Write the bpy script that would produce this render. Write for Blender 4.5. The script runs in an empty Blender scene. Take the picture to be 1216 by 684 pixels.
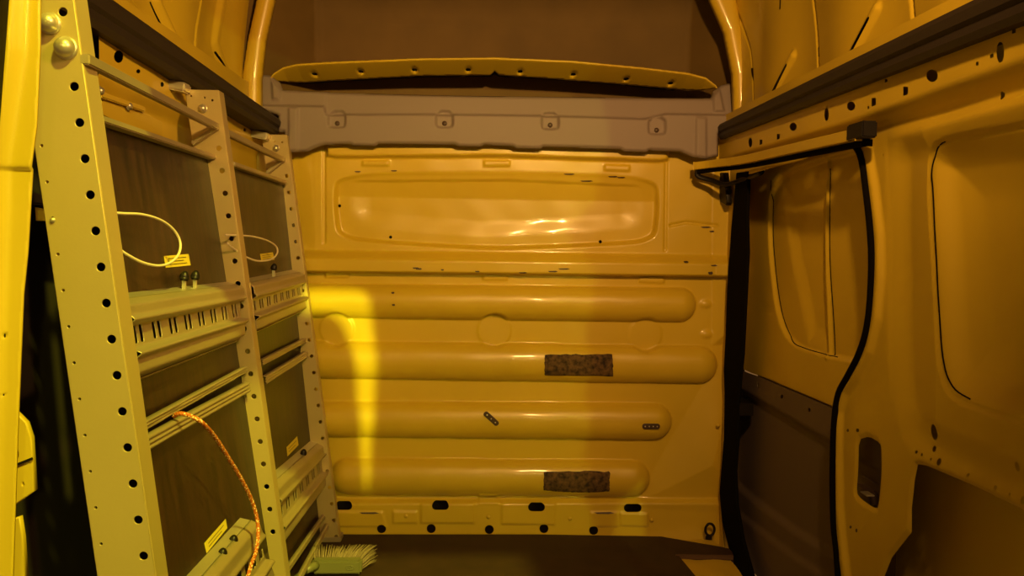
import bpy, bmesh, math, random
import numpy as np
from mathutils import Vector, Matrix
random.seed(7)
rng = np.random.default_rng(5)
sc = bpy.context.scene
COL = sc.collection

# ------------------------------------------------------------------ camera
F, CX, CY = 955.0, 608.0, 342.0
ZC = 1.04
yaw, pit, rol = math.radians(2.62), math.radians(3.14), math.radians(0.75)
fw = Vector((math.sin(yaw)*math.cos(pit), math.cos(yaw)*math.cos(pit), -math.sin(pit)))
r0 = Vector((math.cos(yaw), -math.sin(yaw), 0)); u0 = r0.cross(fw)
rt = r0*math.cos(rol) + u0*math.sin(rol)
up = u0*math.cos(rol) - r0*math.sin(rol)
CAM = Vector((0, 0, ZC))
cd = bpy.data.cameras.new('camera'); co = bpy.data.objects.new('camera', cd); COL.objects.link(co)
cd.sensor_width = 36.0; cd.lens = F/1216*36.0; cd.clip_start = 0.02
M = Matrix.Identity(4)
for i in range(3):
    M[i][0] = rt[i]; M[i][1] = up[i]; M[i][2] = -fw[i]; M[i][3] = CAM[i]
co.matrix_world = M
sc.camera = co

def ray(px, py): return (fw + rt*((px-CX)/F) - up*((py-CY)/F))
def onY(px, py, Y): d = ray(px, py); return CAM + d*(Y/d.y)
def onX(px, py, X): d = ray(px, py); return CAM + d*(X/d.x)
def onZ(px, py, Z): d = ray(px, py); return CAM + d*((Z-ZC)/d.z)

class Plane:
    def __init__(s, O, U, V, N=None):
        s.O = Vector(O); s.U = Vector(U).normalized()
        V = Vector(V); s.V = (V - s.U*V.dot(s.U)).normalized()
        s.N = s.U.cross(s.V) if N is None else Vector(N).normalized()
    def uv(s, px, py):
        d = ray(px, py); n = s.U.cross(s.V)
        t = (s.O-CAM).dot(n)/d.dot(n)
        p = CAM + d*t - s.O
        return (p.dot(s.U), p.dot(s.V))
    def uvs(s, pts): return [s.uv(*p) for p in pts]
    def p3(s, u, v, h=0): return s.O + s.U*u + s.V*v + s.N*h
    def shift(s, h): return Plane(s.O + s.N*h, s.U, s.V, s.N)
def planeY(Y): return Plane((0, Y, 0), (1, 0, 0), (0, 0, 1), (0, -1, 0))
def planeX(X): return Plane((X, 0, 0), (0, 1, 0), (0, 0, 1), (-1 if X > 0 else 1, 0, 0))

# ------------------------------------------------------------------ 2-D helpers
def rnd(pts, n=2, q=0.25):
    p = [tuple(a) for a in pts]
    for _ in range(n):
        o = []
        for i in range(len(p)):
            a, b = p[i], p[(i+1) % len(p)]
            o.append((a[0]+(b[0]-a[0])*q, a[1]+(b[1]-a[1])*q)); o.append((b[0]+(a[0]-b[0])*q, b[1]+(a[1]-b[1])*q))
        p = o
    return p
def rrect(x0, y0, x1, y1, r, n=5):
    o = []
    for cx, cy, a0 in ((x1-r, y1-r, 0), (x0+r, y1-r, 90), (x0+r, y0+r, 180), (x1-r, y0+r, 270)):
        for k in range(n+1):
            a = math.radians(a0+90*k/n); o.append((cx+r*math.cos(a), cy+r*math.sin(a)))
    return o
def circ(cx, cy, r, n=16, ry=None):
    ry = ry or r
    return [(cx+r*math.cos(2*math.pi*k/n), cy+ry*math.sin(2*math.pi*k/n)) for k in range(n)]
def sdp(P, poly, near=False):
    """signed distance (positive inside), optionally nearest points"""
    poly = np.asarray(poly, float); A = poly; B = np.roll(poly, -1, 0)
    best = np.full(len(P), 1e9); NP = np.zeros_like(P); ins = np.zeros(len(P), bool)
    for a, b in zip(A, B):
        ab = b-a; L = ab@ab
        if L < 1e-14: continue
        t = np.clip(((P-a)@ab)/L, 0, 1); q = a+t[:, None]*ab
        d = ((P-q)**2).sum(1); m = d < best
        best[m] = d[m]
        if near: NP[m] = q[m]
        c = ((a[1] > P[:, 1]) != (b[1] > P[:, 1]))
        if abs(b[1]-a[1]) > 1e-12:
            xi = a[0]+(P[:, 1]-a[1])/(b[1]-a[1])*(b[0]-a[0])
            ins ^= c & (P[:, 0] < xi)
    d = np.sqrt(best)*np.where(ins, 1, -1)
    return (d, NP) if near else d
def sdl(P, pts):
    best = np.full(len(P), 1e9)
    for a, b in zip(pts[:-1], pts[1:]):
        a = np.array(a); b = np.array(b); ab = b-a
        t = np.clip(((P-a)@ab)/(ab@ab), 0, 1); q = a+t[:, None]*ab
        best = np.minimum(best, ((P-q)**2).sum(1))
    return np.sqrt(best)
def sst(a, b, x):
    t = np.clip((x-a)/(b-a), 0, 1); return t*t*(3-2*t)

# ------------------------------------------------------------------ materials
def mat(name, col, rough=0.5, metal=0.0, bump=0.0, bscale=60, var=0.0, vscale=6, col2=None, coat=0.0, spec=0.5, streak=None):
    m = bpy.data.materials.new(name); m.use_nodes = True
    nt = m.node_tree; b = nt.nodes['Principled BSDF']
    b.inputs['Base Color'].default_value = (*col, 1); b.inputs['Roughness'].default_value = rough
    b.inputs['Metallic'].default_value = metal; b.inputs['Coat Weight'].default_value = coat
    b.inputs['Coat Roughness'].default_value = 0.08
    b.inputs['Specular IOR Level'].default_value = spec
    tc = nt.nodes.new('ShaderNodeTexCoord')
    mp = nt.nodes.new('ShaderNodeMapping'); nt.links.new(tc.outputs['Object'], mp.inputs[0])
    if streak: mp.inputs['Scale'].default_value = streak
    if var:
        n = nt.nodes.new('ShaderNodeTexNoise'); n.inputs['Scale'].default_value = vscale; n.inputs['Detail'].default_value = 5
        nt.links.new(mp.outputs[0], n.inputs[0])
        r = nt.nodes.new('ShaderNodeValToRGB'); r.color_ramp.elements[0].position = .35; r.color_ramp.elements[1].position = .68
        c2 = col2 or tuple(c*(1-var) for c in col)
        r.color_ramp.elements[0].color = (*c2, 1); r.color_ramp.elements[1].color = (*col, 1)
        nt.links.new(n.outputs[0], r.inputs[0]); nt.links.new(r.outputs[0], b.inputs['Base Color'])
    if bump:
        n2 = nt.nodes.new('ShaderNodeTexNoise'); n2.inputs['Scale'].default_value = bscale; n2.inputs['Detail'].default_value = 3
        nt.links.new(tc.outputs['Object'], n2.inputs[0])
        bp = nt.nodes.new('ShaderNodeBump'); bp.inputs['Strength'].default_value = bump; bp.inputs['Distance'].default_value = .004
        nt.links.new(n2.outputs[0], bp.inputs['Height']); nt.links.new(bp.outputs[0], b.inputs['Normal'])
    return m
YEL = (0.66, 0.475, 0.03)
PAINT = mat('yellow_van_paint', YEL, .36, bump=.06, bscale=14, var=.10, vscale=3, coat=.25)
PAINT2 = mat('yellow_van_paint_matt', YEL, .48, bump=.10, bscale=14, var=.10, vscale=3, coat=.15)
SHADED = mat('shaded_roof_paint', (0.17, 0.105, 0.025), .75, bump=.1, bscale=20, var=.22, vscale=5)  # yellow paint darkened in place of the shade in the roof recess
GREY = mat('grey_moulded_plastic', (0.25, 0.205, 0.20), .62, bump=.08, bscale=300)
GREYD = mat('dark_grey_door_trim', (0.125, 0.090, 0.078), .7, bump=.10, bscale=350)
BLACK = mat('black_rubber', (0.008, 0.006, 0.005), .5, bump=.05, spec=.25)
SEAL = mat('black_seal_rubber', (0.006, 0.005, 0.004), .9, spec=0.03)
RAILM = mat('dark_brown_rubber', (0.026, 0.018, 0.014), .6, bump=.08, bscale=200)
ALU = mat('anodised_aluminium', (0.56, 0.445, 0.20), .42, metal=.35, bump=.04, bscale=200, var=.06)
ALUR = mat('extruded_aluminium', (0.46, 0.385, 0.24), .42, metal=.5, bump=.03, bscale=200, var=.1)
ZINC = mat('zinc_plated_steel', (0.62, 0.58, 0.46), .35, metal=.7, bump=.03)
BOARD = mat('film_faced_plywood', (0.036, 0.014, 0.007), .40, bump=.05, bscale=120, var=.5, vscale=6, col2=(0.007, 0.003, 0.002), streak=(7, 7, .45))
FLOORM = mat('brown_floor_plywood', (0.038, 0.016, 0.010), .7, bump=.12, bscale=250, var=.3, vscale=14)
WOODE = mat('plywood_edge', (0.11, 0.06, 0.035), .7)
DARKB = mat('shaded_wall_board', (0.03, 0.022, 0.016), .8)  # dark colour stands in for the shade behind the rack
SHELF = mat('brown_shelf_lining', (0.12, 0.085, 0.05), .85, bump=.1, bscale=200)
CAV = mat('dark_cavity', (0.012, 0.008, 0.005), .9)
LABEL = mat('yellow_paper_label', (0.80, 0.66, 0.06), .55)
INK = mat('dark_ink', (0.03, 0.02, 0.015), .6)
CABLE = mat('cream_cable', (0.78, 0.70, 0.50), .45)
KNOB = mat('black_plastic_knob', (0.010, 0.008, 0.008), .38, spec=.3)
BRUSHM = mat('pale_green_plastic', (0.16, 0.16, 0.085), .4)
BRIST = mat('cream_bristles', (0.27, 0.205, 0.15), .7)
RUST = mat('black_glue_residue', (0.018, 0.011, 0.008), .85, bump=.6, bscale=160, var=.6, vscale=60, col2=(0.16, 0.09, 0.03))
CLIPM = mat('dark_brown_plastic', (0.06, 0.035, 0.025), .5)
# rope: orange with pale flecks running round it
ROPE = bpy.data.materials.new('orange_rope'); ROPE.use_nodes = True
_n = ROPE.node_tree; _b = _n.nodes['Principled BSDF']; _b.inputs['Roughness'].default_value = .6
_tc = _n.nodes.new('ShaderNodeTexCoord'); _v = _n.nodes.new('ShaderNodeTexVoronoi'); _v.inputs['Scale'].default_value = 190
_n.links.new(_tc.outputs['Object'], _v.inputs[0])
_r = _n.nodes.new('ShaderNodeValToRGB'); _r.color_ramp.elements[0].position = .28; _r.color_ramp.elements[1].position = .42
_r.color_ramp.elements[0].color = (.92, .72, .42, 1); _r.color_ramp.elements[1].color = (.50, .13, .015, 1)
_n.links.new(_v.outputs['Distance'], _r.inputs[0]); _n.links.new(_r.outputs[0], _b.inputs['Base Color'])

# ------------------------------------------------------------------ object helpers
def link(o, parent=None):
    COL.objects.link(o)
    if parent is not None: o.parent = parent
    return o
def tag(o, label=None, cat=None, group=None, kind=None):
    if label: o['label'] = label
    if cat: o['category'] = cat
    if group: o['group'] = group
    if kind: o['kind'] = kind
    return o
def empty(name, loc, label=None, cat=None, group=None):
    o = bpy.data.objects.new(name, None); o.location = loc; o.empty_display_size = .05
    link(o); tag(o, label, cat, group); return o
def settle(o, parent):
    """world-space mesh under a parent that sits at a location (no rotation)"""
    if parent is not None:
        p = parent; off = Vector((0, 0, 0))
        while p is not None: off += p.location; p = p.parent
        o.data.transform(Matrix.Translation(-off)); o.parent = parent
    return o
def mesh(name, verts, faces, m, parent=None, smooth=False):
    me = bpy.data.meshes.new(name); me.from_pydata([tuple(v) for v in verts], [], faces); me.update()
    me.materials.append(m)
    if smooth: me.polygons.foreach_set('use_smooth', [True]*len(me.polygons))
    o = bpy.data.objects.new(name, me); link(o); return settle(o, parent)
def from_bm(name, bm, m, parent=None, smooth=False):
    me = bpy.data.meshes.new(name); bmesh.ops.recalc_face_normals(bm, faces=bm.faces); bm.to_mesh(me); bm.free()
    me.materials.append(m)
    if smooth: me.polygons.foreach_set('use_smooth', [True]*len(me.polygons))
    o = bpy.data.objects.new(name, me); link(o); return settle(o, parent)
def sheet(name, pl, outline, holes, hfun, res, m, parent=None, thick=0.0, smooth=True):
    """a pressed metal sheet: grid over the outline with real holes and a relief"""
    ol = np.asarray(outline, float); lo = ol.min(0); hi = ol.max(0)
    nu = max(2, int(math.ceil((hi[0]-lo[0])/res))+1); nv = max(2, int(math.ceil((hi[1]-lo[1])/res))+1)
    us = np.linspace(lo[0], hi[0], nu); vs = np.linspace(lo[1], hi[1], nv)
    P = np.stack(np.meshgrid(us, vs), -1).reshape(-1, 2)
    S = sdp(P, ol)
    snap = .62*res
    d, NP = sdp(P, ol, True)
    k = np.abs(d) < snap; P[k] = NP[k]; d[k] = 0
    keep = d
    for h in holes:
        h = np.asarray(h, float); a = h.min(0)-2*res; b = h.max(0)+2*res
        idx = np.where((P[:, 0] > a[0]) & (P[:, 0] < b[0]) & (P[:, 1] > a[1]) & (P[:, 1] < b[1]))[0]
        if not len(idx): continue
        dd, nn = sdp(P[idx], h, True)
        kk = (np.abs(dd) < snap); Q = P[idx]; Q[kk] = nn[kk]; P[idx] = Q
        dd[kk] = 0
        keep[idx] = np.minimum(keep[idx], -dd)
    H = hfun(P) if hfun else np.zeros(len(P))
    W = np.array(pl.O)+P[:, :1]*np.array(pl.U)+P[:, 1:]*np.array(pl.V)+H[:, None]*np.array(pl.N)
    ok = keep > -1e-9
    I = np.arange(nu*nv).reshape(nv, nu)
    q = np.stack([I[:-1, :-1], I[:-1, 1:], I[1:, 1:], I[1:, :-1]], -1).reshape(-1, 4)
    c = ok[q].sum(1)
    # drop faces lying wholly on a boundary but outside
    cen = keep[q].mean(1)
    faces = [list(f) for f in q[(c == 4) & (cen > 1e-7)]]
    for f, o4 in zip(q[c == 3], ok[q[c == 3]]):
        t = [v for v, z in zip(f, o4) if z]
        if keep[t].mean() > 1e-7: faces.append(t)
    used = np.unique(np.concatenate([np.array(f) for f in faces])) if faces else np.array([], int)
    re = -np.ones(nu*nv, int); re[used] = np.arange(len(used))
    faces = [[int(re[v]) for v in f] for f in faces]
    flip = pl.U.cross(pl.V).dot(pl.N) < 0
    if flip: faces = [f[::-1] for f in faces]
    o = mesh(name, W[used], faces, m, parent, smooth)
    if thick:
        s = o.modifiers.new('thickness', 'SOLIDIFY'); s.thickness = thick; s.offset = -1
    return o
def plate(name, pl, outline, holes, t, m, parent=None, bevel=0.0):
    """flat plate of thickness t behind the plane, exact holes"""
    cu = bpy.data.curves.new('tmp', 'CURVE'); cu.dimensions = '2D'; cu.fill_mode = 'BOTH'; cu.extrude = max(t/2-bevel, 1e-5)
    cu.bevel_depth = bevel; cu.bevel_resolution = 1; cu.offset = -bevel
    for loop in [outline]+list(holes):
        s = cu.splines.new('POLY'); s.points.add(len(loop)-1); s.use_cyclic_u = True
        for p, q in zip(s.points, loop): p.co = (q[0], q[1], 0, 1)
    o = bpy.data.objects.new('tmp', cu); COL.objects.link(o)
    dg = bpy.context.evaluated_depsgraph_get(); me = bpy.data.meshes.new_from_object(o.evaluated_get(dg))
    bpy.data.objects.remove(o); bpy.data.curves.remove(cu)
    X = Matrix.Identity(4); n = pl.N; O = pl.O - n*(t/2)
    for i in range(3): X[i][0] = pl.U[i]; X[i][1] = pl.V[i]; X[i][2] = n[i]; X[i][3] = O[i]
    me.transform(X)
    if X.determinant() < 0: me.flip_normals()
    me.name = name; me.materials.clear(); me.materials.append(m)
    ob = bpy.data.objects.new(name, me); link(ob); return settle(ob, parent)
def catmull(pts, n=8, closed=False):
    p = [Vector(a) for a in pts]; o = []
    N = len(p)
    for i in range(N if closed else N-1):
        a = p[(i-1) % N] if (closed or i > 0) else p[i]; b = p[i]; c = p[(i+1) % N]; d = p[(i+2) % N] if (closed or i+2 < N) else c
        for k in range(n):
            t = k/n
            o.append(.5*((2*b)+(c-a)*t+(2*a-5*b+4*c-d)*t*t+(3*b-a-3*c+d)*t**3))
    if not closed: o.append(p[-1])
    return o
def tube_geo(path, r, sides=10, closed=False, V=None, Fc=None, twist=0, prof=None):
    V = [] if V is None else V; Fc = [] if Fc is None else Fc
    path = [Vector(p) for p in path]; n = len(path); base = len(V); ref = None
    for i, p in enumerate(path):
        a = path[(i-1) % n] if (closed or i > 0) else p; b = path[(i+1) % n] if (closed or i < n-1) else p
        t = (b-a).normalized()
        if ref is None:
            ref = Vector((0, 0, 1)) if abs(t.z) < .9 else Vector((1, 0, 0))
        ref = (ref - t*ref.dot(t)).normalized(); bi = t.cross(ref)
        for k in range(sides):
            an = 2*math.pi*k/sides+twist*i
            rr = r(i/(n-1)) if callable(r) else r
            ra, rb = (rr, rr) if prof is None else (rr*prof[0], rr*prof[1])
            V.append(p+ref*(math.cos(an)*ra)+bi*(math.sin(an)*rb))
    for i in range(n if closed else n-1):
        for k in range(sides):
            a = base+i*sides+k; b = base+i*sides+(k+1) % sides; c = base+((i+1) % n)*sides+(k+1) % sides; d = base+((i+1) % n)*sides+k
            Fc.append((a, b, c, d))
    if not closed:
        Fc.append(tuple(base+k for k in range(sides))[::-1]); Fc.append(tuple(base+(n-1)*sides+k for k in range(sides)))
    return V, Fc
def tube(name, path, r, m, parent=None, sides=10, closed=False, prof=None):
    V, Fc = tube_geo(path, r, sides, closed, prof=prof); return mesh(name, V, Fc, m, parent, True)
def bar(name, A, B, w, h, side, m, parent=None, bev=.002):
    """rectangular bar from A to B; w along 'side', h along the other normal"""
    A = Vector(A); B = Vector(B); t = (B-A).normalized(); s = Vector(side); s = (s-t*s.dot(t)).normalized(); n = t.cross(s)
    bm = bmesh.new(); vs = []
    for P in (A, B):
        for a, b in ((-1, -1), (1, -1), (1, 1), (-1, 1)): vs.append(bm.verts.new(P+s*(a*w/2)+n*(b*h/2)))
    for f in ((0, 1, 2, 3), (7, 6, 5, 4), (0, 4, 5, 1), (1, 5, 6, 2), (2, 6, 7, 3), (3, 7, 4, 0)): bm.faces.new([vs[i] for i in f])
    if bev: bmesh.ops.bevel(bm, geom=bm.edges[:], offset=min(bev, w*.3, h*.3), segments=2, affect='EDGES')
    return from_bm(name, bm, m, parent)
def box(name, lo, hi, m, parent=None, bev=.003):
    lo = Vector(lo); hi = Vector(hi); c = (lo+hi)/2
    return bar(name, (lo.x, c.y, c.z), (hi.x, c.y, c.z), hi.y-lo.y, hi.z-lo.z, (0, 1, 0), m, parent, bev)
def dome(name, C, axis, r, h, m, parent=None, washer=1.25, seg=20):
    C = Vector(C); a = Vector(axis).normalized(); s = a.orthogonal().normalized(); t = a.cross(s)
    prof = [(r*washer, 0), (r*washer, h*.12), (r*1.02, h*.2)]+[(r*math.cos(q*math.pi/12), h*.2+h*.8*math.sin(q*math.pi/12)) for q in range(0, 6)]+[(0.0005, h)]
    V = []; Fc = []
    for rr, hh in prof:
        for k in range(seg):
            an = 2*math.pi*k/seg; V.append(C+s*(rr*math.cos(an))+t*(rr*math.sin(an))+a*hh)
    for i in range(len(prof)-1):
        for k in range(seg): Fc.append((i*seg+k, i*seg+(k+1) % seg, (i+1)*seg+(k+1) % seg, (i+1)*seg+k))
    Fc.append(tuple(range((len(prof)-1)*seg, len(prof)*seg)))
    return mesh(name, V, Fc, m, parent, True)

# ================================================================== THE VAN SHELL
YB = 2.87
# ---------------------------------------------------------------- bulkhead
B = planeY(YB)
def Bp(*pts): return B.uvs(pts)
ribs = []
for top, bot, l, r in (((337, 342), (376.6, 382), 345, 826), ((404.5, 411), (448, 455), 345, 851), ((476.6, 479), (517.5, 521.5), 345, 797), ((544, 546.5), (586.5, 589), 392, 771)):
    q = [(l, top[0]), (r, top[1]), (r, bot[1]), (l, bot[0])]
    uv = B.uvs(q); h = abs(uv[0][1]-uv[3][1])/2
    # stadium along the slanted axis
    a = np.array([uv[0], uv[3]]).mean(0); b = np.array([uv[1], uv[2]]).mean(0)
    hl = abs(uv[0][1]-uv[3][1])/2; hr = abs(uv[1][1]-uv[2][1])/2
    pts = []
    for k in range(13): an = -math.pi/2+math.pi*k/12; pts.append((b[0]-hr+hr*math.cos(an), b[1]+hr*math.sin(an)))
    for k in range(13): an = math.pi/2+math.pi*k/12; pts.append((a[0]+hl+hl*math.cos(an), a[1]+hl*math.sin(an)))
    ribs.append((pts, h))
rec_o = rnd(Bp((397, 204), (600, 202), (782, 208), (784, 250), (779, 289), (690, 294), (590, 298), (480, 292), (400, 285), (395, 245)), 3, .2)
rec_i = rnd(Bp((411, 215), (600, 213), (766, 221), (770, 240), (760, 273), (680, 278), (575, 283), (480, 276), (422, 271), (413, 240)), 3, .2)
band = rnd(Bp((388, 150), (388, 189), (590, 187.5), (794, 194), (796, 150)), 2, .06)
tabs = [Bp((430, 190), (463, 190), (463, 197.5), (430, 197.5)), Bp((574, 190), (606, 190), (606, 198), (574, 198)), Bp((717, 195), (748, 196), (748, 204), (717, 203)),
        Bp((386, 322.5), (415, 322.5), (415, 330), (386, 330)), Bp((573, 325), (603, 325), (603, 333), (573, 333)), Bp((758, 328), (789, 329), (789, 337), (758, 336))]
Bf = planeY(YB-.026)
def Bp2(*p): return Bf.uvs(p)
plates = [Bp2((499, 596), (564, 596), (564, 622), (499, 622)), Bp2((595, 596), (660, 597), (660, 624), (595, 623)), Bp2((568, 586), (592, 586), (592, 599), (568, 599)),
          Bp2((362, 607), (455, 607), (460, 626), (362, 626)), Bp2((700, 607), (735, 607), (735, 626), (700, 626)), Bp2((736, 608), (770, 609), (770, 626), (736, 625)),
          Bp2((466, 606), (496, 607), (496, 622), (466, 622))]
discs = [B.uv(587, 392), B.uv(766, 397), B.uv(400, 391)]
Rd = B.uv(607.5, 392)[0]-B.uv(587, 392)[0]
vtop = B.uv(590, 202)[1]; top_i = Bp((411, 216), (418, 214.5), (600, 213), (758, 220), (768, 223)); bot_i = Bp((405, 266), (480, 277), (575, 284), (680, 279), (772, 272))
seams = [Bp((385, 172), (385, 288)), Bp((791.5, 182), (790, 297)), Bp((796, 268), (815, 264), (850, 268))]
rt_line = Bp((365, 297), (858, 303)); rb_line = Bp((365, 322.5), (858, 328.5))
dim = [B.uv(838, 361), B.uv(839, 397)]
fold = Bp((849, 150), (846, 250), (845, 410), (870, 410), (900, 400), (900, 150))
diag = Bp((872, 412), (848, 432), (800, 515), (752, 600), (900, 610), (900, 412))
lfold = Bp((374, 150), (374, 300), (300, 300), (300, 150))
def lin3(L, u):
    L = sorted(L); x = [a[0] for a in L]; y = [a[1] for a in L]; return np.interp(u, x, y)
def lin(L, u): return L[0][1]+(u-L[0][0])/(L[1][0]-L[0][0])*(L[1][1]-L[0][1])
vfl = B.uv(600, 592)[1]
RH = .050
def hB(P):
    H = np.zeros(len(P))
    R = np.zeros(len(P))
    for pts, hh in ribs:
        d = sdp(P, pts); x = np.clip(d/hh, 0, 1); R = np.maximum(R, RH*np.sqrt(np.clip(1-(1-x)**2, 0, 1)))
    for c in discs:
        r = np.hypot(P[:, 0]-c[0], (P[:, 1]-c[1])); R = R*sst(Rd*.90, Rd*1.04, r) + .004*(1-sst(Rd*.9, Rd*1.04, r))
    H += R
    do = sdp(P, rec_o); H -= .024*sst(0, .016, do)*np.clip((vtop-P[:, 1])/.10, .12, 1)
    di = sdp(P, rec_i); vt_i = lin3(top_i, P[:, 0])
    H -= .009*sst(0, .004, vt_i-P[:, 1])*sst(0, .09, P[:, 0]-top_i[0][0])*sst(0, .09, top_i[-1][0]-P[:, 0])*sst(.0, .07, P[:, 1]-lin3(bot_i, P[:, 0]))
    H += .028*sst(0, .010, sdp(P, band))
    for t in tabs: H += .007*sst(-.001, .005, sdp(P, t))
    for t in plates: H += .006*sst(-.001, .005, sdp(P, t))
    vt = lin(rt_line, P[:, 0]); vb = lin(rb_line, P[:, 0]); t = (vt-P[:, 1])/(vt-vb)
    H += .048*sst(-.05, .45, t)*(1-sst(.94, 1.02, t))
    for s in seams: d = sdl(P, s); H -= .006*(1-sst(.001, .007, d))
    for c in dim: r = np.hypot((P[:, 0]-c[0])*.7, P[:, 1]-c[1]); H += .007*(1-sst(.004, .020, r))
    H += .55*np.clip(sdp(P, fold), 0, .05)
    H += .16*np.clip(sdp(P, diag), 0, .25)
    H -= .12*np.clip(sdp(P, lfold), 0, .06)
    H += .024*sst(vfl+.006, vfl-.014, P[:, 1]) if False else .024*(1-sst(vfl-.014, vfl+.006, P[:, 1]))
    # hand dents
    H += .0012*np.sin(P[:, 0]*17+1.3)*np.sin(P[:, 1]*13+.4)+.0006*np.sin(P[:, 0]*41+P[:, 1]*9)*np.sin(P[:, 1]*37)
    return H
def slot(x0, x1, y, hh): return Bp2(*rrect(x0, y-hh, x1, y+hh, hh*.98, 5))
bh_holes = [slot(398, 418, 601, 4.6), slot(513, 533, 600.5, 4.6), slot(627, 647, 602, 4.8), slot(741, 762, 603.5, 4.8)]
bh_holes += [Bp2(*circ(x, y, 5.4, 16)) for x, y in ((453, 628), (512, 628), (581, 629), (646, 628), (705, 630))]
bh_holes += [Bp(*circ(x, y, 2.0, 10)) for x, y in ((402, 244), (463, 281.5), (714, 287))]
bh_out = Bp((240, 140), (872, 140), (884, 300), (880, 668), (855, 660), (785, 650), (640, 646), (400, 645), (300, 645), (240, 642))
tag(sheet('wall_front', B, bh_out, bh_holes, hB, .0042, PAINT), 'pressed yellow steel bulkhead with horizontal ribs and recessed window blank', None, None, 'structure')
# backing behind the holes
tag(box('wall_front_backing', (-.98, YB+.10, -.1), (1.02, YB+.12, 1.55), CAV), None, None, None, 'structure')
for (x, y) in ((482, 613), (580, 614), (677, 616), (774, 617.5), (853, 505)):
    p = onY(x, y, YB-.03 if y > 600 else YB-.04)
    dome('bolt_head', p, (0, -1, 0), .006, .006, PAINT2, bpy.data.objects['wall_front'])

# ---------------------------------------------------------------- floor with the step well notch
fz = planeY(0)
def fpt(px, py, z=0): p = onZ(px, py, z); return (p.x, p.y)
n1 = fpt(806, 660); n2 = fpt(868, 661); n3 = fpt(826, 684); q1 = Bf.uv(785, 637.5); q2 = Bf.uv(855, 649)
fl = [(-.86, .9), (n3[0]+(n3[0]-n1[0])*6, .9), (n3[0]+.0, n3[1]), n1, n2, (n2[0]+.01, n2[1]), fpt(868, 652), fpt(855, 649), fpt(785, 637), fpt(640, 634.5), (-.86, fpt(400, 634)[1])]
fl[1] = (n3[0]+(n3[0]-n1[0])/(n3[1]-n1[1])*(.9-n3[1]), .9)
FP = Plane((0, 0, 0), (1, 0, 0), (0, 1, 0), (0, 0, 1))
tag(plate('floor', FP, fl, [], .02, FLOORM), 'dark brown plywood cargo floor', None, None, 'structure')
# worn step below the notch
sp = Plane((0, 0, -.012), (1, 0, 0), (0, 1, 0), (0, 0, 1))
tag(sheet('floor_step', sp, [(.40, 1.2), (.80, 1.2), (.865, 2.4), (.87, 2.80), (.40, 2.80)], [], lambda P: .002*np.sin(P[:, 0]*60)*np.sin(P[:, 1]*40), .02, PAINT2), 'yellow painted step well beside the sliding door', None, None, 'structure')
tag(bar('trim_1', (n1[0]-.01, n1[1]+.004, -.005), (n2[0]+.01, n2[1]+.004, -.005), .010, .016, (0, 1, 0), WOODE), 'worn plywood edge above the step well', None, None, 'structure')

# ---------------------------------------------------------------- right side wall
XR = .90
R = planeX(XR)
def Rp(*pts): return R.uvs(pts)
door_open = Rp((868, 700), (860, 600), (866, 460), (880, 300), (884, 214), (890, 208), (960, 189), (1012, 168), (1024, 172), (1030, 185), (1037, 225), (1043, 280), (1044, 330), (1041, 375), (1032, 412), (1018, 440), (1004, 460), (997, 485), (995, 540), (996, 600), (1001, 650), (1006, 690), (1010, 720))
rear_open = Rp((1087, 551), (1098, 553), (1160, 580), (1230, 614), (1290, 640), (1300, 760), (1030, 760), (1047, 684), (1056, 662), (1075, 637), (1079, 632), (1079, 604), (1083, 570))
latch = rnd(Rp((1018, 522), (1030, 518), (1044, 527), (1045, 560), (1042, 603), (1036, 603), (1020, 592), (1015, 585), (1017, 560)), 1, .2)
recess = rnd(Rp((1064, 130), (1060, 300), (1066, 470), (1084, 520), (1150, 548), (1300, 608), (1300, 92), (1216, 116), (1100, 152)), 3, .2)
rin = rnd(Rp((1119, 168), (1103, 186), (1102, 228), (1108, 301), (1113, 420), (1124, 466), (1150, 482), (1300, 528), (1300, 128), (1216, 150)), 2, .2)
Rc = planeX(.868)
def holepoly(x, y, rx, ry=None, n=12): return (Rc if y < 172 else R).uvs(circ(x, y, rx, n, ry))
r_holes = [door_open, rear_open, latch]
r_holes += [holepoly(*a) for a in ((1108.5, 90, 7, 7.5), (1190, 62, 4.5, 13), (1012, 126, 5, 5.5), (983, 136, 2.6, 8), (943, 150.5, 4.2, 5), (892, 169, 2.2, 6), (1170, 113, 2.5, 5), (1107, 513, 4.5, 9.5), (1106, 533, 2.2, 4), (1114, 548.5, 2.5, 4.5), (1088, 537, 1.4, 2.2), (1094, 540, 1.3, 2), (1105, 545, 1.2, 2), (1148, 564, 1.6, 2.4), (1208, 554, 3.2, 6), (1180.5, 579, 2, 3.5), (1180, 592, 1.8, 2.6), (1198, 587, 1.6, 3), (1214, 594, 3, 5.5), (1018.5, 511, 2, 2.4), (1007, 511, 1.6, 2), (1044, 528, 1, 2), (1010, 626, 1.5, 2), (1017, 630, 1.4, 2.6), (1049, 184, 1.2, 1.6))]
def sq(x, y, w, h, sl=-.35):
    return Rc.uvs(((x-w, y-h-sl*-w), (x+w, y-h+sl*w), (x+w, y+h+sl*w), (x-w, y+h-sl*w)))
r_holes += [sq(1077, 108.5, 2.8, 4.5), sq(1039.5, 121.5, 2.6, 4.2), sq(1202, 101, 2, 4.5), sq(1215, 101, 2.5, 4), sq(925.5, 162.5, 1.6, 2.8), sq(905, 169, 1.6, 2.6), sq(1180, 66.5, 2, 2.2), sq(1163, 76, 1.6, 2), sq(1054, 96, 1.6, 1.6), sq(1033, 128, 1, 1.6), sq(1206, 36, 2.2, 3.6)]
cl1 = Rp((1300, 45), (1020, 143), (870, 186)); cl2 = Rp((1300, 82), (1030, 160), (870, 200))
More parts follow.
